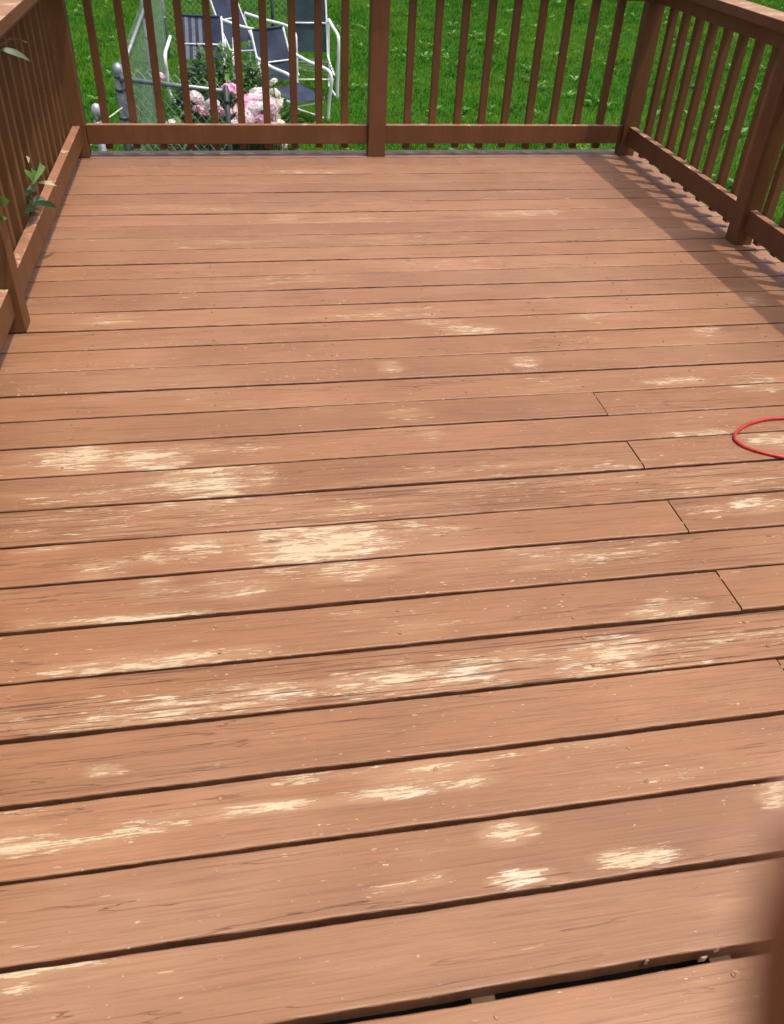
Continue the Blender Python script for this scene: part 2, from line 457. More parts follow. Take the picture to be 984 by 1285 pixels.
# ------------------------------------------------------------------ deck
P = 0.1461
X0, X1 = 0.735, 4.055
deck = empty('deck', (2.4, 1.3, 0))
tag(deck, 'brown stained wooden deck floor of long boards, flaking to bare cream wood', 'deck')
DI = Matrix.Translation((-2.4, -1.3, 0))
def under(o):                               # keep world coordinates while parented to the deck
    o.parent = deck; o.matrix_parent_inverse = DI; return o
WEAR =  [(1.142, 1.249, 0.065, 0.047, 1), (1.34, 1.216, 0.077, 0.043, 0.85), (1.461, 1.251, 0.072, 0.024, 0.5), (1.035, 1.249, 0.053, 0.031, 0.3), (1.489, 1.101, 0.091, 0.062, 1), (1.378, 1.106, 0.053, 0.036, 0.5), (1.648, 1.11, 0.031, 0.049, 0.55), (1.275, 1.074, 0.167, 0.032, 0.35), (1.413, 1.01, 0.177, 0.014, 0.6), (1.404, 0.967, 0.082, 0.027, 0.25), (1.62, 1.251, 0.046, 0.025, 0.3), (1.783, 0.8, 0.126, 0.066, 1.1), (1.672, 0.78, 0.059, 0.03, 0.8), (1.487, 0.823, 0.047, 0.036, 0.8), (1.42, 0.801, 0.086, 0.02, 0.45), (1.261, 0.777, 0.047, 0.029, 0.5), (1.112, 0.859, 0.047, 0.009, 0.5), (2.015, 0.833, 0.089, 0.032, 0.5), (1.851, 0.699, 0.075, 0.031, 0.85), (1.58, 0.665, 0.066, 0.03, 0.55), (1.386, 0.706, 0.026, 0.028, 0.55), (1.638, 0.702, 0.077, 0.022, 0.4), (1.313, 0.595, 0.131, 0.011, 0.85), (1.115, 0.603, 0.026, 0.015, 0.35), (1.415, 0.667, 0.073, 0.016, 0.35), (1.389, 0.457, 0.126, 0.02, 1), (1.473, 0.455, 0.067, 0.02, 0.8), (1.592, 0.462, 0.043, 0.018, 0.45), (1.849, 0.544, 0.037, 0.01, 0.3), (1.971, 0.492, 0.055, 0.014, 0.35), (1.334, 0.321, 0.094, 0.039, 0.6), (1.459, 0.328, 0.096, 0.032, 0.7), (1.413, 0.301, 0.093, 0.02, 0.7), (1.654, 0.347, 0.066, 0.021, 0.75), (1.571, 0.329, 0.098, 0.032, 0.55), (1.83, 0.343, 0.059, 0.025, 1), (1.907, 0.344, 0.043, 0.028, 0.9), (2.063, 0.354, 0.056, 0.024, 1.05), (1.976, 0.339, 0.07, 0.026, 0.7), (2.142, 0.299, 0.071, 0.017, 0.45), (2.419, 0.354, 0.056, 0.036, 0.9), (2.293, 0.308, 0.063, 0.017, 0.65), (2.281, 0.362, 0.11, 0.031, 0.5), (2.525, 0.293, 0.074, 0.013, 0.5), (2.72, 0.371, 0.098, 0.019, 0.35), (2.179, 0.362, 0.072, 0.018, 0.5), (1.195, 0.33, 0.062, 0.019, 0.4), (2.588, 0.346, 0.096, 0.023, 0.35), (1.314, 0.197, 0.024, 0.008, 1.2), (1.213, 0.06, 0.074, 0.014, 1), (1.178, 0.075, 0.04, 0.018, 0.7), (1.368, 0.063, 0.069, 0.006, 0.95), (1.301, 0.053, 0.054, 0.006, 0.7), (1.422, 0.079, 0.085, 0.008, 0.55), (1.593, 0.078, 0.06, 0.009, 1.1), (1.68, 0.077, 0.052, 0.006, 0.7), (1.86, 0.077, 0.064, 0.012, 1.05), (1.975, 0.074, 0.062, 0.01, 0.8), (1.93, 0.116, 0.078, 0.021, 0.5), (1.769, 0.078, 0.045, 0.007, 0.6), (1.685, 0.133, 0.076, 0.011, 0.4), (2.193, 0.129, 0.082, 0.011, 0.45), (2.357, 0.038, 0.13, 0.009, 0.2), (1.183, 0.129, 0.055, 0.008, 0.4), (2.045, -0.03, 0.032, 0.022, 0.8), (2.039, -0.119, 0.043, 0.012, 1.15), (2.259, -0.117, 0.05, 0.013, 1.1), (2.227, -0.104, 0.029, 0.011, 0.6), (2.591, -0.013, 0.02, 0.013, 1.1), (2.57, -0.042, 0.022, 0.019, 0.9), (1.257, -0.154, 0.072, 0.003, 1.1), (1.219, -0.173, 0.03, 0.007, 0.6), (2.117, -0.138, 0.029, 0.004, 0.5), (1.883, -0.109, 0.027, 0.008, 0.3), (1.814, -0.106, 0.027, 0.008, 0.25), (1.306, -0.11, 0.074, 0.005, 0.15), (2.587, 0.471, 0.056, 0.025, 0.75), (2.392, 0.69, 0.096, 0.041, 0.42), (2.553, 0.686, 0.097, 0.041, 0.42), (2.446, 0.632, 0.063, 0.023, 0.35), (3.0, 0.828, 0.058, 0.03, 0.7), (2.884, 0.813, 0.071, 0.026, 0.3), (2.989, 1.181, 0.092, 0.017, 0.8), (3.085, 1.503, 0.077, 0.021, 0.8), (3.209, 1.135, 0.054, 0.041, 0.6), (2.986, 0.99, 0.153, 0.023, 0.25), (2.739, 1.025, 0.049, 0.015, 0.5), (3.357, 1.877, 0.047, 0.044, 0.8), (2.461, 1.937, 0.074, 0.032, 1.1), (2.341, 2.012, 0.062, 0.032, 0.6), (2.597, 1.675, 0.035, 0.044, 0.6), (2.117, 1.679, 0.028, 0.043, 0.5), (3.691, 2.094, 0.03, 0.043, 0.9), (2.965, 2.018, 0.073, 0.04, 0.55), (3.377, 1.464, 0.092, 0.041, 0.45), (3.028, 3.16, 0.128, 0.044, 0.7), (3.153, 3.166, 0.069, 0.028, 0.7), (2.207, 3.108, 0.176, 0.042, 0.4), (2.049, 3.827, 0.175, 0.041, 0.5), (1.872, 3.144, 0.053, 0.031, 0.7), (3.059, 3.482, 0.137, 0.037, 0.3), (1.166, 2.118, 0.077, 0.032, 0.6), (1.098, 2.914, 0.1, 0.028, 0.35), (1.394, 3.283, 0.223, 0.043, 0.3), (1.642, 2.857, 0.14, 0.028, 0.3), (2.17, 1.265, 0.029, 0.034, 0.4), (2.13, 1.383, 0.046, 0.028, 0.25), (2.649, 2.555, 0.221, 0.051, 0.25), (1.837, 2.441, 0.197, 0.047, 0.25), (2.407, 2.844, 0.228, 0.057, 0.2), (2.156, 2.088, 0.187, 0.054, 0.35), (3.171, 2.804, 0.122, 0.029, 0.35), (1.438, 2.803, 0.067, 0.027, 0.3), (2.665, 1.531, 0.086, 0.031, 0.2), (1.109, 0.952, 0.117, 0.045, 0.15), (2.494, 1.024, 0.393, 0.052, 0.22), (2.937, 0.917, 0.223, 0.035, 0.25), (1.486, 0.941, 0.418, 0.033, 0.22), (1.903, 0.926, 0.328, 0.027, 0.15)]
wc = np.array(WEAR)
CR = {2: 1.0, 6: 0.8, 7: 0.35, 4: 0.35, 8: 0.25, 1: 0.25, 3: 0.2, 0: 0.15}
def deck_board(k, x0, x1, ya, yb, dz=0.0, mat=M_DECK):
    n = max(6, int((x1-x0)/0.022)); xx = np.linspace(x0, x1, n+1)
    rad = 0.0035
    prof = [(ya, -0.036), (ya, -rad), (ya+rad*0.3, -rad*0.3), (ya+rad, 0)]
    m_ = 10
    prof += [(ya + rad + (yb-ya-2*rad)*i/m_, 0) for i in range(1, m_)]
    prof += [(yb-rad, 0), (yb-rad*0.3, -rad*0.3), (yb, -rad), (yb, -0.036)]
    np_ = len(prof)
    ph = random.uniform(0, 6.28)
    V = np.zeros((n+1, np_, 3))
    py = np.array([p[0] for p in prof]); pz = np.array([p[1] for p in prof])
    t = (py - (ya+yb)/2)/(yb-ya)*2
    cup = -0.0012*t*t*random.uniform(-0.6, 1.2)
    for i, x in enumerate(xx):
        wob = 0.0010*math.sin(x*1.9+ph) + 0.0008*math.sin(x*6.3+ph*2) + 0.0004*math.sin(x*23+ph)
        V[i,:,0] = x; V[i,:,1] = py + wob; V[i,:,2] = pz + cup + dz + 0.0008*math.sin(x*1.3+ph*3)
    # chipped, uneven edges
    edge = np.abs(t) > 0.93
    V[:, edge, 1] += (RNG.rand(n+1, edge.sum())-0.5)*0.0010
    f = []
    for i in range(n):
        for j in range(np_-1):
            a = i*np_ + j; f.append((a, a+np_, a+np_+1, a+1))
    f.append(tuple(range(np_))); f.append(tuple(reversed([n*np_ + j for j in range(np_)])))
    f = [tuple(reversed(q)) for q in f]
    mi = []
    for i in range(n):
        for j in range(np_-1): mi.append(1 if (j == 0 or j == np_-2) else 0)
    mi += [1, 1]
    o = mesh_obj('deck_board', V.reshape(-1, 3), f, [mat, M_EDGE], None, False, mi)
    under(o)
    pts = V.reshape(-1, 3)
    w = np.zeros(len(pts))
    yc = (ya+yb)/2
    for cx, cy, rx, ry, s in wc:
        if not (ya-0.01 < cy < yb+0.01): continue
        d = ((pts[:,0]-cx)/(rx*1.8))**2 + ((pts[:,1]-cy)/(ry*1.6))**2
        w = np.maximum(w, (0.24+0.60*s)*(1.0 if yc < 1.7 else 0.80)*np.clip(1.04-d*0.66, 0, 1.0))
    set_attr(o.data, 'wear', w)
    set_attr(o.data, 'cracked', np.full(len(pts), CR.get(k, 0.0)))
    return o
gaps = {}
for k in range(-7, 29):
    gaps[k] = random.uniform(0.0095, 0.0112) if k < 4 else (random.uniform(0.0078, 0.0095) if k < 12 else random.uniform(0.0078, 0.0092))
gaps[-2] = 0.019; gaps[27] = 0.004; gaps[20] = 0.005
for k in range(-7, 28):
    ya = k*P + gaps[k]/2; yb = (k+1)*P - gaps[k+1]/2
    dz = random.uniform(-0.0012, 0.0012)
    if k in (1, 3, 5, 7, 9):
        xm = 2.762
        deck_board(k, X0+random.uniform(0, .01), xm-0.0017, ya, yb, dz)
        deck_board(k, xm+0.0017, X1-random.uniform(0, .01), ya, yb, dz+random.uniform(0.0005, 0.0018))
    else:
        deck_board(k, X0+random.uniform(0, .01), X1-random.uniform(0, .01), ya, yb, dz)
deck_board(28, X0, X1, 28*P+0.003, 4.172, -0.001)
b = MB(); b.box((X0, 4.178, -0.10), (X1, 4.246, -0.004), 0.004); under(b.build('edge_board', M_GREY))
joists = []
for i in range(9):
    jx = 1.525 + 0.41*(i-2) + (0.0 if i < 5 else 0)
    if jx < X0+0.05 or jx > X1-0.05: continue
    b = MB(); b.box((jx-0.019, -1.0, -0.228), (jx+0.019, 4.172, -0.0385)); under(b.build('joist', M_JOIST))
    joists.append(jx)
b = MB()
b.box((X0+0.005, -1.02, -0.24), (X0+0.043, 4.172, -0.040)); b.box((X1-0.043, -1.02, -0.24), (X1-0.005, 4.172, -0.040))
b.box((X0+0.045, 4.178, -0.26), (X1-0.045, 4.216, -0.104)); b.box((X0+0.045, -1.06, -0.24), (X1-0.045, -1.022, -0.040))
under(b.build('rim_joist', M_JOIST))
for px in (X0+0.12, 2.45, X1-0.12):
    for py in (-0.8, 3.9):
        b = MB(); b.box((px-0.07, py-0.07, G-0.1), (px+0.07, py+0.07, -0.25), 0.005); under(b.build('support_post', M_JOIST))
# screw heads: shallow ringed discs, two to a board at every joist
b = MB()
for k in range(-4, 18):
    for jx in joists:
        for q in (0.24, 0.76):
            if random.random() < 0.08: continue
            cx = jx + random.uniform(-0.01, 0.01); cy = (k+q)*P + random.uniform(-0.006, 0.006)
            r0 = 0.0042; n = 8; v = []; z = 0.0016
            for rr, zz in ((r0, -0.003), (r0, z), (r0*0.72, z), (r0*0.6, z-0.0012)):
                v += [(cx+rr*math.cos(a*math.tau/n), cy+rr*math.sin(a*math.tau/n), zz) for a in range(n)]
            f = []
            for t in range(3):
                for a in range(n): f.append((t*n+a, t*n+(a+1) % n, (t+1)*n+(a+1) % n, (t+1)*n+a))
            f.append(tuple(3*n+a for a in range(n)))
            b.add(v, f)
o = under(b.build('screw_head', M_SCREW)); o['kind'] = 'stuff'
# crumbs of pale wood caught in the widest gap
b = MB()
for cx, cy, s in ((2.205, -0.284, 0.004), (2.33, -0.283, 0.005), (2.30, -0.294, 0.006), (1.46, -0.296, 0.004)):
    v = []; n = 7
    for zz, sc in ((-0.012, 1.0), (0.001, 0.8)):
        for a in range(n):
            rr = s*sc*random.uniform(0.6, 1.1); v.append((cx+rr*math.cos(a*math.tau/n)*1.3, cy+rr*0.42*math.sin(a*math.tau/n), zz+random.uniform(-.002, .002)))
    b.add(v, [(a, (a+1) % n, n+(a+1) % n, n+a) for a in range(n)] + [tuple(n+a for a in range(n))])
o = under(b.build('wood_crumbs', M_CHIP)); o['kind'] = 'stuff'

# ------------------------------------------------------------------ railings
def railing(name, loc, label):
    e = empty(name, loc); tag(e, label, 'railing', 'brown wooden railings round the deck'); return e
def part(root, mb, name, mats, smooth=False):
    o = mb.build(name, mats); o.parent = root; o.matrix_parent_inverse = Matrix.Translation(-Vector(root.location)); return o
def rbox(root, name, lo, hi, bev=0.003, top=None, jit=0.0):
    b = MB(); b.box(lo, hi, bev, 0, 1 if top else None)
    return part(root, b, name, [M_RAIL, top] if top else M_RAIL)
ZB0, ZB1, ZT0, ZT1, ZC = 0.065, 0.163, 0.79, 0.858, 0.900
def baluster(root, x0, y0, x1, y1):
    j = random.uniform(-0.003, 0.003)
    rbox(root, 'baluster', (x0+j, y0+j, 0.030+random.uniform(-.004, .004)), (x1+j, y1+j, ZT1-0.004), 0.003)

br = railing('railing', (2.4, 4.14, 0), 'far railing across the back of the deck, lawn and garden chairs behind it')
for px0, px1 in ((0.797, 0.886), (2.399, 2.497), (3.912, 4.004)):
    rbox(br, 'post', (px0, 4.098, 0.0), (px1, 4.170, ZT1-0.002) if False else (px1, 4.176, ZT1-0.002), 0.004)
for xa, xb in ((0.888, 2.397), (2.499, 3.910)):
    rbox(br, 'bottom_rail', (xa, 4.115, ZB0), (xb, 4.152, ZB1), 0.004, M_TOP)
    rbox(br, 'top_rail', (xa, 4.115, ZT0), (xb, 4.152, ZT1), 0.003)
for x in [0.991, 1.134, 1.275, 1.42, 1.56, 1.708, 1.847, 1.991, 2.128, 2.273, 2.627, 2.775, 2.917, 3.061, 3.201, 3.347, 3.491, 3.636, 3.781]:
    baluster(br, x-0.019, 4.1535, x+0.019, 4.190)
rbox(br, 'cap', (0.81, 4.062, ZT1+0.0005), (4.02, 4.205, ZC-0.002), 0.004, M_CAP)

lr = railing('railing', (0.85, 1.6, 0), 'left railing, leaves poking through its balusters')
rbox(lr, 'post', (0.797, 2.045, 0.0), (0.886, 2.134, ZT1-0.002), 0.004)
rbox(lr, 'post', (0.797, -0.95, 0.0), (0.886, -0.861, ZT1-0.002), 0.004)
for ya, yb in ((2.136, 4.096), (-0.859, 2.043)):
    rbox(lr, 'bottom_rail', (0.824, ya, ZB0), (0.864, yb, ZB1), 0.004, M_TOP)
    rbox(lr, 'top_rail', (0.824, ya, ZT0), (0.864, yb, ZT1), 0.003)
y = 3.985
while y > -0.8:
    if not (2.0 < y < 2.17): baluster(lr, 0.7850, y-0.019, 0.8225, y+0.019)
    y -= 0.1405
rbox(lr, 'cap', (0.790, -0.97, ZT1+0.0005), (0.946, 4.060, ZC), 0.004, M_CAP)

rr = railing('railing', (3.96, 1.6, 0), 'right railing, throwing a soft band of shade on the boards')
rbox(rr, 'post', (3.915, 2.685, 0.0), (4.004, 2.774, ZT1-0.002), 0.004)
rbox(rr, 'post', (3.915, 0.95, 0.0), (4.004, 1.039, ZT1-0.002), 0.004)
for ya, yb in ((2.776, 4.096), (1.041, 2.683)):
    rbox(rr, 'bottom_rail', (3.940, ya, ZB0), (3.977, yb, ZB1), 0.004, M_TOP)
    rbox(rr, 'top_rail', (3.940, ya, ZT0), (3.977, yb, ZT1), 0.003)
y = 3.965
while y > 1.08:
    if not (2.65 < y < 2.80): baluster(rr, 3.9785, y-0.019, 4.016, y+0.019)
    y -= 0.1490
rbox(rr, 'cap', (3.885, 0.93, ZT1+0.0005), (4.029, 4.060, ZC), 0.004, M_CAP)

# ------------------------------------------------------------------ red hoop of hose on the deck
pts = [(3.40, 1.222), (3.324, 1.230), (3.255, 1.228), (3.188, 1.207), (3.130, 1.171), (3.104, 1.136), (3.104, 1.105), (3.122, 1.077), (3.158, 1.049), (3.206, 1.023), (3.30, 0.99), (3.42, 0.985), (3.52, 1.02), (3.57, 1.10), (3.52, 1.18)]
b = MB(); b.tube(smooth_path([(x, y, 0.0075) for x, y in pts], 6, True), 0.0052, 10, closed=True)
o = b.build('hose', M_RED, None, True)
tag(o, 'thin red rubber hose lying in an oval loop on the right side of the deck', 'hose')
b2 = MB(); b2.tube(smooth_path([(3.215, 1.012, 0.0072), (3.33, 0.972, 0.0070), (3.48, 0.955, 0.007), (3.66, 0.95, 0.007), (3.80, 1.0, 0.007)], 6), 0.0050, 10)
q = b2.build('hose_end', M_RED, None, True); q.parent = o

# ------------------------------------------------------------------ chain link fence
fence = empty('chain_link_fence', (0.85, 6.35, G))
tag(fence, 'galvanised chain link fence turning a corner on the lawn behind the deck', 'fence')
FI = Matrix.Translation(-Vector(fence.location))
def fpart(mb, name, mats, smooth=True, parent=None):
    o = mb.build(name, mats, None, smooth)
    if parent is None: o.parent = fence; o.matrix_parent_inverse = FI
    else: o.parent = parent
    return o
FT = -0.03
def fpost(x, y, r, top, mat, cap=True, capmat=None):
    b = MB(); b.tube([(x, y, G-0.05), (x, y, top)], r, 14)
    for zz in (top-0.10, top-0.30, top-0.62):
        b.tube([(x, y, zz-0.012), (x, y, zz+0.012)], r*1.14, 14)
    o = fpart(b, 'post', mat)
    if cap:
        c = MB(); n = 14
        ring = [(r*1.25, -0.01), (r*1.28, 0.02), (r*1.18, 0.045), (r*0.8, 0.068), (r*0.3, 0.08), (0.001, 0.082)]
        v = []; f = []
        for rr_, zz in ring: v += [(x+rr_*math.cos(a*math.tau/n), y+rr_*math.sin(a*math.tau/n), top+zz) for a in range(n)]
        for t in range(len(ring)-1):
            for a in range(n): f.append((t*n+a, t*n+(a+1) % n, (t+1)*n+(a+1) % n, (t+1)*n+a))
        c.add(v, f); q = fpart(c, 'post_cap', capmat or M_CAPM, True, o)
    return o
fpost(0.845, 6.38, 0.036, -0.05, M_POST, True, M_GALV)
fpost(1.632, 5.98, 0.019, FT-0.01, M_DARKPIPE, False)
fpost(0.845, 9.6, 0.026, FT, M_GALV)
fpost(0.845, 13.0, 0.026, FT, M_GALV)
fpost(2.36, 13.0, 0.024, FT, M_DARKPIPE)
def run(p, q, top, rail=True, pitch=0.078, mat=M_WIRE, over=0.03, r=0.0016):
    p = Vector((*p, 0)); q = Vector((*q, 0)); L = (q-p).length; d = (q-p)/L
    if rail:
        b = MB(); b.tube([p + Vector((0, 0, top-0.045)), q + Vector((0, 0, top-0.045))], 0.0175, 10); fpart(b, 'top_rail', M_GALV)
    H = top + over - (G+0.03); b = MB(); s = -H
    nrm = Vector((-d.y, d.x, 0))*0.0025
    while s < L:
        for sg in (1, -1):
            a0, a1 = max(0, s), min(L, s+H)
            if a1 - a0 < 0.02: continue
            if sg == 1: z0, z1 = (a0-s), (a1-s)
            else: z0, z1 = H-(a0-s), H-(a1-s)
            A = p + d*a0 + nrm*sg + Vector((0, 0, G+0.03+z0)); B = p + d*a1 + nrm*sg + Vector((0, 0, G+0.03+z1))
            b.tube([A, B], r, 3, caps=False)
        s += pitch
    o = fpart(b, 'wire_mesh', mat, False); o['kind'] = 'stuff'
run((0.86, 6.35), (1.62, 5.99), FT, True, 0.075)
run((0.845, 6.42), (0.845, 13.0), FT, True, 0.078, M_WIRE, 0.045, 0.0007)
run((0.86, 13.0), (2.8, 13.0), FT, True, 0.08, M_WIRE, 0.03, 0.0014)
# lower rail of the dark gate end
b = MB(); b.tube([(1.64, 5.98, -0.33), (1.78, 5.96, -0.345), (1.80, 5.96, -0.345)], 0.022, 10); fpart(b, 'hinge_arm', M_DARKPIPE)
# second, lower post with a domed cap
gp = empty('fence_post', (0.745, 5.65, G))
tag(gp, 'short steel fence post with pale domed cap, left of the fence corner', 'fence post')
b = MB(); b.tube([(0, 0, -0.05), (0, 0, 1.00)], 0.030, 14); o = b.build('pole', M_GALV, gp, True)
c = MB(); c.tube([(0, 0, 0.97), (0, 0, 1.02), (0, 0, 1.045), (0, 0, 1.062), (0, 0, 1.068)], [0.037, 0.037, 0.031, 0.018, 0.004], 14); c.build('post_cap', M_CAPM, gp, True)
for i in range(3):
    b = MB(); a = 2.0 + i*0.5
    b.tube(smooth_path([(-0.02, -0.03, 0.93-i*0.05), (-0.10-0.02*i, -0.05, 0.82-i*0.03), (-0.06, -0.06, 0.70), (-0.05, -0.05, 0.5)], 5), 0.005, 5)
    b.build('loose_wire', M_WIRE, gp, True)
b = MB(); b.tube(smooth_path([(0.35, 5.30, -0.25), (0.745, 5.61, -0.20), (0.845, 6.335, -0.27)], 6), 0.006, 6)
o = b.build('cord', M_ROPE, None, True); tag(o, 'pale cord stretched low between the two steel fence posts', 'cord')

# ------------------------------------------------------------------ garden chairs
def sling_panel(A, B, C_, D, sag, nrm, nu=6, nv=8, thick=0.004, stripes=None):
    """quad A-B (bottom/front edge), D-C (top edge), bowed along nrm"""
    A, B, C_, D = map(Vector, (A, B, C_, D)); nrm = Vector(nrm); mb = MB(); v = []
    for side in (0, 1):
        for j in range(nv+1):
            for i in range(nu+1):
                u = i/nu; w = j/nv
                p_ = (A*(1-u)+B*u)*(1-w) + (D*(1-u)+C_*u)*w
                p_ = p_ + nrm*(sag*4*u*(1-u)*(0.6+0.4*math.sin(math.pi*w)) + (thick if side else 0)); v.append(p_)
    N = (nu+1)*(nv+1); f = []; m = []
    for j in range(nv):
        for i in range(nu):
            a = j*(nu+1)+i
            f.append((a, a+1, a+nu+2, a+nu+1)); f.append(tuple(N+q for q in (a, a+nu+1, a+nu+2, a+1)))
            s_ = 1 if (stripes and i in stripes) else 0
            m += [s_, s_]
    n0 = len(mb.v); mb.v = [tuple(p_) for p_ in v]; mb.f = f; mb.m = m
    return mb
def make_chair(loc, yaw_, label, W=0.54, seat_h=0.40, seat_d=0.48, back_h=0.58, lean=0.22, fabric=None, stripes=None, straps=False, arm_h=0.24, drop=-0.03, ao=0.0, group='white framed garden chairs behind the railing'):
    fabric = fabric or M_SLING
    root = empty('garden_chair', (loc[0], loc[1], loc[2]+0.035), yaw_); tag(root, label, 'chair', group)
    hw = W/2; yf = -seat_d/2; yb = seat_d/2; zf = seat_h-drop; zb = seat_h-0.03
    tx, ty, tz = hw-0.01, yb + lean, zb + back_h
    R0 = 0.0125
    for sg in (-1, 1):
        b = MB(); b.tube(smooth_path([(sg*hw, yf, zf), (sg*hw, 0, (zf+zb)/2-0.012), (sg*hw, yb-0.02, zb), (sg*hw, yb+0.03, zb+0.06), (sg*hw*0.99, yb+lean*0.55, zb+back_h*0.5), (sg*tx, ty, tz)], 5), R0, 10)
        b.build('side_frame', M_WHITE, root, True)
        b = MB()
        ab = (sg*(hw+0.025+ao), yb+lean*0.42, zb+arm_h+0.10)
        b.tube(smooth_path([ab, (sg*(hw+0.035+ao), 0.05, zb+arm_h+0.055), (sg*(hw+0.035+ao), yf-0.02, zb+arm_h+0.03), (sg*(hw+0.035+ao), yf-0.085, zb+arm_h-0.04), (sg*(hw+0.032+ao), yf-0.075, zb+0.02), (sg*(hw+0.030+ao), yf-0.05, 0.18), (sg*(hw+0.03), yf-0.03, 0.0)], 5), 0.019, 10)
        b.build('arm', M_WHITE, root, True)
        b = MB()
        b.tube(smooth_path([(sg*(hw+0.03), yf+0.06, 0.012), (sg*(hw+0.03), 0.0, 0.012), (sg*(hw+0.03), yb+0.05, 0.012), (sg*(hw+0.028), yb+0.13, 0.05), (sg*(hw+0.026), yb+0.10, 0.25), (sg*(hw+0.02), yb+lean*0.42, zb+arm_h+0.09)], 5), R0, 10)
        b.build('rear_leg', M_WHITE, root, True)
    for y_, z_ in ((yf+0.02, zf-0.05), (yb-0.03, zb-0.045), (yb+lean*0.5, zb+back_h*0.42)):
        b = MB(); b.tube([(-hw, y_, z_), (hw, y_, z_)], 0.009, 8); b.build('stretcher', M_WHITE, root, True)
    b = MB(); b.tube([(-tx, ty, tz), (tx, ty, tz)], R0, 8); b.build('back_bar', M_SLING if not straps else M_WHITE, root, True)
    sp = sling_panel((-hw, yb+0.045, zb+0.05), (hw, yb+0.045, zb+0.05), (tx, ty-0.004, tz+0.004), (-tx, ty-0.004, tz+0.004), 0.018, (0, 0.9, -0.3), nu=12, stripes=stripes)
    sp.build('back_sling', [fabric, M_LIGHT_STRIPE], root, True)
    if not straps:
        sp = sling_panel((-hw, yf-0.015, zf+0.014), (hw, yf-0.015, zf+0.014), (hw, yb-0.01, zb+0.014), (-hw, yb-0.01, zb+0.014), 0.03, (0, 0, -1), nu=12)
        sp.build('seat_sling', [fabric, M_LIGHT_STRIPE], root, True)
    else:
        for i in range(6):
            y_ = yf + 0.04 + i*0.078
            z_ = zf + (zb-zf)*(y_-yf)/seat_d
            sp = sling_panel((-hw-0.012, y_, z_+0.014), (hw+0.012, y_, z_+0.014), (hw+0.012, y_+0.058, z_+0.002), (-hw-0.012, y_+0.058, z_+0.002), 0.02, (0, 0, -1), 10, 2)
            sp.build('seat_strap', [M_WHITE], root, True)
    return root
make_chair((1.38, 10.15, G), R(-3), 'garden chair with navy back, shadow and reflection stripes painted on, leftmost, above the peony leaves', W=0.48, stripes=(1, 3, 5), lean=0.24, back_h=0.47, ao=0.10, arm_h=0.17)
make_chair((2.06, 11.35, G), R(50), 'navy garden chair turned sideways, half hidden behind the leftmost one', W=0.50, back_h=0.72, lean=0.35)
make_chair((2.39, 9.50, G), R(33), 'navy garden chair set at an angle in the middle, nearest to the flowers', W=0.46, seat_h=0.33, drop=0.09, back_h=0.54, lean=0.24, arm_h=0.19)
make_chair((2.72, 10.7, G), R(3), 'tall garden chair with blue green back and white strap seat, rightmost', W=0.44, back_h=0.86, lean=0.20, fabric=M_SLING2, straps=True, arm_h=0.30, drop=0.14)

# ------------------------------------------------------------------ flowers
def leaf_blade(A, B, w, up=None, nseg=5, fold=0.25, droop=0.15):
    """pointed leaf from A to B, with a folded midrib"""
    A, B = Vector(A), Vector(B); d = B-A; L = d.length; t = d/L
    up = Vector(up) if up else Vector((0, 0, 1))
    s_ = t.cross(up); s_ = s_.normalized() if s_.length > 1e-4 else Vector((1, 0, 0)); n_ = s_.cross(t)
    v = []; f = []
    for i in range(nseg+1):
        u = i/nseg; ww = w*math.sin(math.pi*min(1, u**0.8*0.97+0.03))**0.8 if 0 < u < 1 else w*0.04
        c = A + d*u + n_*(L*droop*4*u*(1-u))
        v += [c + s_*ww + n_*ww*fold, c, c - s_*ww + n_*ww*fold]
    for i in range(nseg):
        a = i*3; f += [(a, a+1, a+4, a+3), (a+1, a+2, a+5, a+4)]
    return v, f
def foliage_mass(name, cx, cy, rx, ry, h, n, Lr, wr, mat, parent, base=G, upb=0.3):
    v = []; f = []; tone = []
    for i in range(n):
        a = random.uniform(0, math.tau); r_ = math.sqrt(random.random())
        z = base + h*(1-random.random()**1.6*0.95)*(1-0.35*r_**2)
        p_ = Vector((cx+rx*r_*math.cos(a), cy+ry*r_*math.sin(a), z))
        b_ = a + random.uniform(-1.2, 1.2); L = random.uniform(*Lr)
        d = Vector((math.cos(b_), math.sin(b_), random.uniform(-0.35, upb+0.4))).normalized()*L
        lv, lf = leaf_blade(p_, p_+d, random.uniform(*wr), nseg=3, droop=0.12)
        k = len(v); v += lv; f += [tuple(q+k for q in ff) for ff in lf]; tone += [random.random()]*len(lv)
    o = mesh_obj(name, v, f, mat); set_attr(o.data, 'tone', tone); o['kind'] = 'stuff'
    if parent: o.parent = parent; o.matrix_parent_inverse = Matrix.Translation(-Vector(parent.location))
    return o
